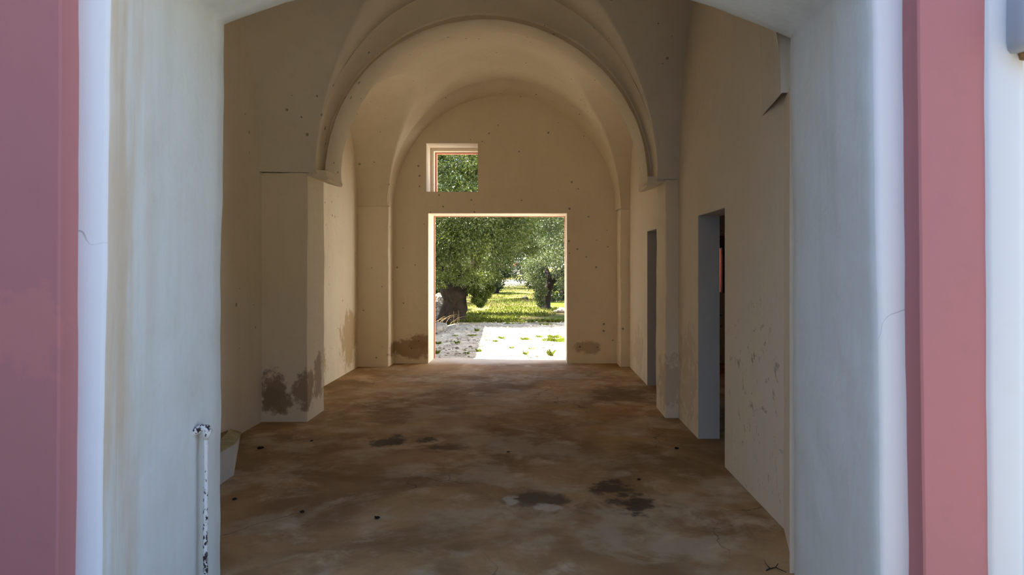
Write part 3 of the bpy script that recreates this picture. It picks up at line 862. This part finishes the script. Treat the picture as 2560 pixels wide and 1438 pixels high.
# ------------------------------------------------------------------ leaves, trees
def leaves_mesh(name, centers, radii, per, mat, parent, seed, size=(0.075, 0.024), squash=0.75, droop=0.4, shell=0.55, clip=None):
    rng = np.random.default_rng(seed)
    C = np.repeat(np.asarray(centers, float), per, axis=0)
    R = np.repeat(np.asarray(radii, float), per)
    n = len(C)
    d = rng.normal(size=(n, 3)); d /= np.linalg.norm(d, axis=1)[:, None]
    r = R * (shell + (1 - shell) * rng.random(n)) * (0.8 + 0.45 * rng.random(n))
    d2 = d.copy(); d2[:, 2] *= squash
    P = C + d2 * r[:, None]
    if clip is not None:
        keep = clip(P); P, d, n = P[keep], d[keep], int(keep.sum())
    a = rng.normal(size=(n, 3)) * 0.8 + d * 0.9; a[:, 2] -= droop
    a /= np.linalg.norm(a, axis=1)[:, None]
    b = np.cross(a, rng.normal(size=(n, 3))); b /= np.linalg.norm(b, axis=1)[:, None]
    L = size[0] * (0.7 + 0.6 * rng.random(n))[:, None]; W = size[1] * (0.7 + 0.6 * rng.random(n))[:, None]
    V = np.empty((n, 4, 3))
    V[:, 0] = P; V[:, 1] = P + a * L * 0.5 + b * W * 0.5; V[:, 2] = P + a * L; V[:, 3] = P + a * L * 0.5 - b * W * 0.5
    me = bpy.data.meshes.new(name)
    me.vertices.add(n * 4); me.vertices.foreach_set('co', V.reshape(-1))
    me.loops.add(n * 4); me.loops.foreach_set('vertex_index', np.arange(n * 4, dtype=np.int32))
    me.polygons.add(n); me.polygons.foreach_set('loop_start', np.arange(0, n * 4, 4, dtype=np.int32))
    at_ = me.attributes.new('rnd', 'FLOAT', 'FACE')
    cl = np.repeat(rng.random(len(centers)), per)
    if clip is not None: cl = cl[keep]
    at_.data.foreach_set('value', np.clip(0.35 * rng.random(n) ** 2 + 0.75 * cl ** 2.2, 0, 1).astype(np.float32))
    me.materials.append(mat)
    me.update(calc_edges=True); me.validate()
    o = bpy.data.objects.new(name, me); COL.objects.link(o)
    if parent: o.parent = parent
    return o

def gnarled(paths, seed, n=18, rough=0.16):
    """Several tubes (path, radii) with knotted bark, joined in one mesh."""
    V, Fc = [], []
    for (path, radii) in paths:
        # resample
        P, Rr = [], []
        m = 10
        for i in range(len(path) - 1):
            for k in range(m):
                t = k / m
                P.append(Vector(path[i]).lerp(Vector(path[i + 1]), t)); Rr.append(radii[i] * (1 - t) + radii[i + 1] * t)
        P.append(Vector(path[-1])); Rr.append(radii[-1])
        Q = []
        for i, p in enumerate(P):
            Q.append(p + Vector((mnoise.noise((p.z * 1.4, seed, 0)), mnoise.noise((p.z * 1.4, seed, 9)), 0)) * Rr[i] * 0.35)
        v, f = lathe_tube(Q, Rr, n)
        b0 = len(V)
        for j, p in enumerate(v):
            c = Q[min(len(Q) - 1, j // n)]
            dirn = p - c
            k = 1 + rough * 2.2 * mnoise.noise((p.x * 3.5 + seed, p.y * 3.5, p.z * 1.6)) + rough * mnoise.noise((p.x * 9, p.y * 9 + seed, p.z * 4))
            V.append(c + dirn * k)
        Fc.extend([tuple(i + b0 for i in q) for q in f])
    return V, Fc

def tree(name, loc, label, trunk_paths, clumps, per, mat, seed, bark='bark', size=(0.085, 0.028), group=None, droop=0.4, clip=None):
    t = empty(name, loc)
    V, Fc = gnarled(trunk_paths[:1], seed)
    tk = mesh_obj('trunk', V, Fc, M[bark], smooth=True, parent=t)
    for k, pth in enumerate(trunk_paths[1:]):
        V, Fc = gnarled([pth], seed + k + 1)
        mesh_obj('branch', V, Fc, M[bark], smooth=True, parent=tk)
    C = [c[:3] for c in clumps]; R = [c[3] for c in clumps]
    lf = leaves_mesh('foliage', C, R, per, M[mat], t, seed, size, droop=droop, clip=clip)
    tag(t, label, 'tree', group)
    return t

def crown(center, rad, n, r, seed, low=-0.55):
    rng = random.Random(seed)
    out = []
    while len(out) < n:
        d = Vector((rng.gauss(0, 1), rng.gauss(0, 1), rng.gauss(0, 1))).normalized()
        if d.z < low: continue
        k = 0.55 + 0.45 * rng.random()
        out.append((center[0] + d.x * rad[0] * k, center[1] + d.y * rad[1] * k, center[2] + d.z * rad[2] * k, r * (0.7 + 0.6 * rng.random())))
    return out

# the big olive on the left of the yard
T1 = Vector((-2.42, 20.4, gz(-2.42, 20.4) - 0.05))
cl = crown((-0.3, 0.6, 4.0), (3.3, 2.8, 3.0), 150, 0.52, 3, low=-0.62)
for (px, py, dd, r) in ((1195, 733, 20.2, .17), (1206, 748, 20.3, .11), (1183, 722, 20.2, .2), (1216, 736, 20.4, .12), (1200, 760, 20.2, .08), (1226, 722, 20.5, .1), (1190, 750, 20.1, .1), (1185, 700, 20.1, .38), (1222, 690, 20.5, .35), (1150, 690, 19.3, .38), (1110, 670, 19.2, .42),
                        (1095, 630, 19.0, .5), (1130, 620, 18.9, .5), (1175, 655, 19.2, .45), (1215, 640, 19.6, .5), (1255, 650, 20.2, .35), (1250, 610, 20, .5), (1290, 600, 20.5, .4),
                        (1320, 580, 21, .45), (1325, 620, 21.3, .3), (1095, 560, 18.8, .55), (1150, 570, 18.8, .5), (1210, 570, 19, .5), (1265, 560, 19.5, .5), (1305, 550, 20, .5), (1165, 720, 20.6, .25), (1098, 700, 19.6, .3),
                        (1105, 470, 19.5, .5), (1140, 440, 19.5, .5), (1180, 460, 19.5, .5), (1110, 410, 19.8, .45), (1165, 405, 19.8, .45), (1190, 425, 19.6, .4), (1145, 475, 19.2, .5), (1110, 600, 18.6, .4), (1140, 590, 18.6, .42), (1180, 600, 18.7, .42), (1160, 620, 18.6, .35), (1120, 640, 18.7, .35), (1185, 560, 18.6, .42), (1200, 620, 18.9, .4), (1230, 590, 19.2, .4), (1130, 550, 18.6, .42), (1170, 540, 18.6, .42), (1220, 545, 18.9, .42)):
    p = Vector(at(px, py, dd)) - T1
    cl.append((p.x, p.y, p.z, r))
rng_c = random.Random(12)
for k in range(22):      # the left side of the crown, hidden from the opening, shades the rocks
    cl.append((rng_c.uniform(-3.4, -0.9), rng_c.uniform(0.2, 3.2), rng_c.uniform(2.2, 3.8), rng_c.uniform(.5, .7)))
tree('olive_tree', T1, 'big old olive tree with a thick gnarled trunk at the left of the opening',
     [([(0, 0, -0.1), (0.02, 0, 0.25), (0.06, 0, 0.7), (0.1, 0, 1.15)], [0.52, 0.38, 0.33, 0.36]),
      ([(0.0, 0, 0.8), (-0.22, 0.05, 1.3), (-0.7, 0.2, 2.0), (-1.2, 0.4, 3.0)], [0.28, 0.24, 0.17, 0.08]),
      ([(0.1, 0, 0.75), (0.38, -0.02, 1.15), (0.7, 0.1, 1.9), (1.2, 0.3, 3.2)], [0.27, 0.22, 0.15, 0.07]),
      ([(0.05, 0, 0.9), (0.05, 0.3, 1.8), (-0.1, 0.6, 3.0), (0.1, 0.7, 4.5)], [0.24, 0.2, 0.12, 0.05])],
     cl, 820, 'leaf', 11, clip=lambda P: ~((P[:, 0] + T1.x < -3.9) & (P[:, 1] + T1.y < 20.0)))

# slimmer olive on the right
T2 = Vector((0.42, 25.6, gz(0.42, 25.6) - 0.04))
cl = crown((1.3, 0.4, 3.3), (2.2, 2.0, 1.9), 60, 0.45, 7, low=-0.4)
for (px, py, dd, r) in ((1340, 650, 25, .45), (1330, 690, 25, .3), (1345, 705, 24.8, .25), (1325, 665, 24.6, .35), (1395, 640, 24.5, .5), (1405, 680, 24.6, .4), (1375, 650, 24.4, .45), (1352, 620, 24.8, .5),
                        (1400, 600, 25, .55), (1360, 590, 25.4, .55), (1412, 710, 25.2, .3), (1335, 615, 25.5, .45), (1390, 560, 25.8, .55), (1348, 742, 25.1, .16), (1352, 758, 25.0, .13), (1356, 728, 24.9, .18)):
    p = Vector(at(px, py, dd)) - T2
    cl.append((p.x, p.y, p.z, r))
tree('olive_tree', T2, 'slimmer silvery olive tree with a leaning dark forked trunk at the right',
     [([(0, 0, -0.1), (0.0, 0, 0.3), (0.08, 0, 0.7), (0.22, 0, 1.0)], [0.26, 0.17, 0.15, 0.15]),
      ([(0.18, 0, 0.9), (0.12, 0, 1.2), (0.02, 0.1, 1.6), (-0.1, 0.2, 2.6)], [0.13, 0.11, 0.09, 0.05]),
      ([(0.2, 0, 0.95), (0.5, 0, 1.3), (0.9, 0.1, 1.8), (1.3, 0.3, 2.8)], [0.12, 0.1, 0.08, 0.04])],
     cl, 700, 'leaf_silver', 23, bark='bark_dark')

# trees behind
def back_tree(px, base_d, h, rw, label, mat, seed, n=60, per=300, low=-0.3, lift=0.62, rz=0.42, name='olive_tree', r=0.55, size=(0.12, 0.045), trunk_r=0.2):
    x = (px - CX) / F * base_d
    loc = Vector((x, base_d, gz(x, base_d) - 0.05))
    cl = crown((0, 0, h * lift), (rw, rw, h * rz), n, r * h / 4, seed, low)
    return tree(name, loc, label, [([(0, 0, -0.1), (0.05, 0, h * .15), (0.0, 0.05, h * .35), (0.1, 0, h * .7)], [trunk_r * 1.4, trunk_r, trunk_r * .8, trunk_r * .3])], cl, per, mat, seed, bark='bark_dark', size=size)
back_tree(1352, 35, 7.0, 2.9, 'dark bushy olive tree behind the slimmer silvery olive', 'leaf', 31, n=90, per=560, lift=0.62, rz=0.38, low=-0.45)
back_tree(1425, 46, 9.5, 4.5, 'tall pale tree behind the silvery olive at the right edge', 'leaf_pale', 37, n=80, per=320, name='tall_tree', size=(0.17, 0.07))
back_tree(1075, 31, 7.0, 3.2, 'dark tree behind the big olive at the left edge', 'leaf_dark', 41, n=70, per=300, low=-0.9, lift=0.5, rz=0.5, name='dark_tree')
back_tree(1180, 48, 11.5, 5.5, 'tall tree far behind the big olive', 'leaf', 43, n=110, per=320, name='tall_tree', size=(0.17, 0.07), low=-0.6)
back_tree(1340, 58, 9, 4.5, 'olive tree at the top of the meadow left of the pale tree', 'leaf_silver', 47, n=80, per=280, size=(0.2, 0.08), low=-0.5)
back_tree(1272, 78, 8, 4.0, 'lone tree with a bare dark trunk by the distant white wall', 'leaf', 53, n=60, per=260, size=(0.25, 0.1), low=-0.25, lift=0.68, rz=0.34)
back_tree(1180, 62, 7, 4.5, 'rounded tree at the top of the meadow behind the stones', 'leaf_dark', 59, n=60, per=280, size=(0.2, 0.08), low=-0.9, lift=0.5, rz=0.5)
back_tree(1410, 31, 3.2, 2.4, 'low dark bush behind the silvery olive', 'leaf_dark', 61, n=60, per=260, low=-0.95, lift=0.45, rz=0.45, name='bush', r=0.5)
back_tree(1235, 37, 2.2, 1.1, 'small dark bush beside the meadow edge', 'leaf_dark', 67, n=30, per=260, low=-0.9, lift=0.45, rz=0.5, name='bush', r=0.6)
for k, (px, d_) in enumerate(((1090, 92), (1230, 105), (1330, 98), (1430, 90))):
    back_tree(px, d_, 12 + k, 7, ('leftmost tree on the skyline', 'second tree from left on the skyline', 'third tree from left on the skyline', 'rightmost tree on the skyline')[k], 'leaf_dark', 71 + k, n=70, per=240, low=-0.9, lift=0.5, rz=0.5, size=(0.34, 0.15), name='skyline_tree')

back_tree(1088, 25.5, 1.9, 0.75, 'small dark bush between the big olive trunk and the left reveal', 'leaf_dark', 83, n=40, per=300, low=-0.9, lift=0.5, rz=0.45, name='bush', r=0.6, size=(0.08, 0.03))

# distant white wall and house
wl = empty('field_wall', (-4.5, 84, gz(-4.5, 84)))
V, Fc = box(-4, 6, -0.2, 0.2, -0.3, 0.62)
mesh_obj('wall_body', V, Fc, M['fence'], parent=wl)
for k in range(8):
    V, Fc = box(-3.6 + k * 1.25, -3.25 + k * 1.25, -0.25, 0.25, 0.55, 0.98)
    mesh_obj('post', V, Fc, M['fence'], parent=wl)
tag(wl, 'distant low white wall with posts at the top of the meadow', 'wall')
hs = empty('house', (-4.2, 100, gz(-4.2, 100)))
V, Fc = box(-2.2, 2.2, -2, 2, -0.2, 0.95)
mesh_obj('walls', V, Fc, M['fence'], parent=hs)
V = [(-2.5, -2.3, 0.95), (2.5, -2.3, 0.95), (2.5, 2.3, 0.95), (-2.5, 2.3, 0.95), (-2.5, 0, 1.5), (2.5, 0, 1.5)]
mesh_obj('roof', V, [(0, 1, 5, 4), (2, 3, 4, 5), (0, 4, 3), (1, 2, 5), (0, 3, 2, 1)], M['roof_red'], parent=hs)
tag(hs, 'small distant house with a reddish roof behind the white wall', 'house')

# limestone rocks in a heap left of the trunk
import bmesh
def rock(name, loc, s, seed, label, group, mat='rock'):
    bm = bmesh.new()
    bmesh.ops.create_icosphere(bm, subdivisions=3, radius=1.0)
    for v in bm.verts:
        k = 1 + 0.5 * mnoise.noise(v.co * 1.1 + Vector((seed * 3.1, 0, 0))) + 0.16 * mnoise.noise(v.co * 3.3 + Vector((0, seed, 0)))
        v.co = Vector((v.co.x * s[0], v.co.y * s[1], v.co.z * s[2])) * k
    me = bpy.data.meshes.new(name); bm.to_mesh(me); bm.free()
    me.materials.append(M[mat])
    o = bpy.data.objects.new(name, me); COL.objects.link(o); o.location = loc
    tag(o, label, 'rock', group)
    return o
rr = random.Random(8)
for k, (px, py, d_, s) in enumerate(((1094, 762, 22.5, .2), (1102, 778, 22.2, .16), (1090, 782, 22.0, .2), (1098, 794, 21.6, .2), (1089, 800, 21.4, .17), (1106, 752, 23.0, .22), (1092, 745, 23.6, .24), (1101, 806, 21.2, .13),
                                     (1086, 768, 22.4, .2), (1112, 765, 22.8, .14))):
    x = (px - CX) / F * d_
    g = gz(x, d_)
    zz = at(px, py, d_)[2]
    z0 = max(g + s * 0.3, zz)
    rock('limestone_rock', (x, d_, z0), (s, s * 0.9, s * 0.75), k + 1, 'pale limestone rock in the heap left of the big olive trunk', 'limestone rocks heaped by the trunk')
    # lower stones of the heap carry the upper ones
    z1 = z0 - s * 1.0
    kk = 0
    while z1 > g + 0.02 and kk < 4:
        rock('limestone_rock', (x + rr.uniform(-.05, .05), d_ + rr.uniform(.0, .15), max(z1, g + s * .3)), (s * 1.1, s, s * 0.8), 30 + k * 5 + kk, 'pale limestone rock in the heap left of the big olive trunk', 'limestone rocks heaped by the trunk')
        z1 -= s * 1.1; kk += 1
rock('kerb_stone', (-2.50, 17.7, gz(-2.50, 17.7) + 0.06), (0.26, 0.75, 0.17), 77, 'long low pale stone at the left edge of the shaded yard', 'rocks at the edge of the yard')
for k, (px, py, s, lb) in enumerate(((1208, 732, .22, 'pale rock in the meadow under the big olive branches'), (1222, 720, .3, 'larger pale rock where the meadow begins to rise'), (1312, 748, .10, 'small white rock lying in the grass of the meadow'),
                                      (1403, 783, .17, 'grey rock in the grass at the right of the meadow'))):
    d_ = F * 1.55 / (py - CY)
    for _ in range(6):
        x = (px - CX) / F * d_; d_ = F * (EYE - gz(x, d_)) / (py - CY)
    rock('field_rock', (x, d_, gz(x, d_) + s * 0.35), (s * 1.5, s, s * 0.8), 50 + k, lb, None)

# loose gravel on the yard
bm0 = bmesh.new(); bmesh.ops.create_icosphere(bm0, subdivisions=1, radius=1.0)
iv = [v.co.copy() for v in bm0.verts]; itri = [tuple(v.index for v in f.verts) for f in bm0.faces]; bm0.free()
rg = random.Random(21)
V, Fc = [], []
for k in range(1500):
    y = 12.1 + 7.9 * rg.random() ** 0.9
    x = rg.uniform(-0.155, 0.055) * y
    if x < -2.2 and y > 15: continue
    r = 0.008 + 0.03 * rg.random() ** 3
    sx, sy, sz = r * rg.uniform(.8, 1.5), r * rg.uniform(.8, 1.5), r * rg.uniform(.5, .9)
    b0 = len(V); z = gz(x, y) + sz * 0.3
    for c in iv:
        q = 1 + 0.35 * mnoise.noise(c * 1.3 + Vector((k * 1.7, 0, 0)))
        V.append((x + c.x * sx * q, y + c.y * sy * q, z + c.z * sz * q))
    Fc.extend([tuple(i + b0 for i in f) for f in itri])
M['gravel'] = simple('limestone_gravel', (0.44, 0.40, 0.33, 1), 0.95, 0.75, 0.9)
tag(mesh_obj('gravel', V, Fc, M['gravel']), 'loose limestone gravel strewn over the yard', 'gravel', kind='stuff')

# dry stalks by the trunk
V, Fc = [], []
rng = random.Random(5)
for k in range(13):
    bx, by = -0.55 + 0.8 * rng.random(), -0.5 + 0.25 * rng.random()
    ln = 0.35 + 0.35 * rng.random(); an = rng.uniform(-0.2, 1.3)
    path = [(bx + ln * math.sin(an) * t ** 1.4 * 0.9, by - 0.1 * t, ln * (t - 0.38 * t * t) * math.cos(an * 0.7)) for t in (0, .25, .5, .75, 1)]
    add(*lathe_tube(path, [.0045, .004, .0035, .003, .0015], 5))
g = gz(-2.35, 20.0)
tag(mesh_obj('dry_stalks', V, Fc, M['straw'], loc=(-2.35, 19.95, g)), 'bent dry straw stalks at the foot of the big olive trunk', 'dry stalks', kind='stuff')

# grass: blades
def blades(name, P, h, w, seed, lean=0.5, mat='grass'):
    rng = np.random.default_rng(seed)
    n = len(P)
    az = rng.random(n) * 2 * PI
    hh = h * (0.5 + rng.random(n))
    ln = lean * rng.random(n) * hh
    dx, dy = np.cos(az), np.sin(az)
    V = np.zeros((n, 5, 3))
    for k, (t, s) in enumerate(((0, -1), (0, 1), (0.55, 0.8), (1, 0), (0.55, -0.8))):
        V[:, k, 0] = P[:, 0] + dx * ln * t * t - dy * s * w
        V[:, k, 1] = P[:, 1] + dy * ln * t * t + dx * s * w
        V[:, k, 2] = P[:, 2] + hh * t * (1 - 0.2 * t)
    me = bpy.data.meshes.new(name)
    me.vertices.add(n * 5); me.vertices.foreach_set('co', V.reshape(-1))
    me.loops.add(n * 5); me.loops.foreach_set('vertex_index', np.arange(n * 5, dtype=np.int32))
    me.polygons.add(n); me.polygons.foreach_set('loop_start', np.arange(0, n * 5, 5, dtype=np.int32))
    a = me.attributes.new('rnd', 'FLOAT', 'FACE'); a.data.foreach_set('value', rng.random(n).astype(np.float32))
    me.materials.append(M[mat]); me.update(calc_edges=True); me.validate()
    o = bpy.data.objects.new(name, me); COL.objects.link(o)
    return o

def tuft(px, py, wr, h, n, seed, label):
    d_ = F * 1.63 / (py - CY)
    x = (px - CX) / F * d_
    g = gz(x, d_)
    rng = np.random.default_rng(seed)
    n = int(n * 1.6)
    P = np.zeros((n, 3)); th = rng.random(n) * 2 * PI; q = np.sqrt(rng.random(n)) * (0.75 + 0.25 * np.sin(3 * th + seed)) * wr * 0.45
    P[:, 0] = q * np.cos(th); P[:, 1] = q * np.sin(th)
    o = blades('grass_tuft', P, h * 0.95 * (1.1 - 0.8 * np.minimum(1, q / (wr * 0.45))), 0.0032, seed, 0.6, 'weed')
    o.location = (x, d_, g - 0.005)
    tag(o, label, 'grass tuft', 'grass tufts on the limestone yard')
for k, a in enumerate(((1092, 884, .13, .11, 90, 'green tuft in the shade right beside the left reveal, nearest the sill'),
          (1096, 862, .16, .10, 90, 'green tuft in the shade by the left reveal, the farther one'),
          (1143, 862, .14, .10, 90, 'green tuft in the middle of the shaded strip'),
          (1168, 886, .10, .08, 60, 'small green tuft in the shade next to the shadow edge, near the sill'),
          (1163, 877, .08, .05, 30, 'thin low tuft in the shade behind the small one near the sill'),
          (1138, 840, .22, .06, 70, 'flat green tuft in the far part of the shaded strip'),
          (1180, 840, .35, .07, 120, 'wide flat tuft lying across the far shadow edge'),
          (1193, 829, .12, .12, 70, 'tuft at the far corner of the shadow'),
          (1197, 880, .13, .10, 80, 'bright tuft just outside the shadow edge, near the sill'),
          (1238, 854, .15, .08, 70, 'bright tuft in the sun left of centre of the yard'),
          (1254, 846, .22, .09, 110, 'bright broad tuft in the sun at the centre of the yard'),
          (1313, 887, .14, .10, 70, 'bright tuft close to the sill in the middle of the sunlit yard'),
          (1377, 889, .13, .19, 90, 'tall tuft close to the sill at the right of the sunlit yard'),
          (1330, 872, .30, .05, 90, 'low wide tuft on the sunlit yard behind the tall one'),
          (1279, 871, .14, .07, 60, 'small sunlit tuft between the centre and the sill'),
          (1312, 849, .32, .10, 140, 'broad tuft on the sunlit yard right of centre'),
          (1348, 842, .30, .09, 110, 'broad tuft behind the yellow-green patch'),
          (1388, 852, .75, .12, 420, 'large yellow-green grass patch on the sunlit yard by the right reveal'),
          (1216, 842, .25, .04, 60, 'low tuft in the sun beside the far shadow edge'),
          (1275, 812, .40, .07, 120, 'thin grass patch at the far edge of the sunlit yard, left one'),
          (1300, 812, .30, .07, 90, 'thin grass patch at the far edge of the sunlit yard, middle one'),
          (1365, 815, .6, .08, 200, 'wide grass patch at the far edge of the sunlit yard, right one'),
          (1386, 842, .5, .10, 320, 'grass patch behind the large yellow-green one'))):
    tuft(a[0], a[1], a[2], a[3], a[4], 100 + k, a[5])
rng = np.random.default_rng(99)
n = 26000
yy = 19.8 + (rng.random(n) ** 1.7) * 34
xx = (-0.16 + 0.24 * rng.random(n)) * yy
keep = np.array([mnoise.noise((x * 0.5, y * 0.5, 7.0)) > -0.12 - 0.02 * (y - 20) * 0.1 for x, y in zip(xx, yy)])
xx, yy = xx[keep], yy[keep]
P = np.array([(x, y, gz(x, y) - 0.005) for x, y in zip(xx, yy)])
o = blades('meadow_grass', P, 0.085, 0.009, 5, 0.9)
tag(o, 'short yellow-green meadow grass under the olive trees', 'grass', kind='stuff')
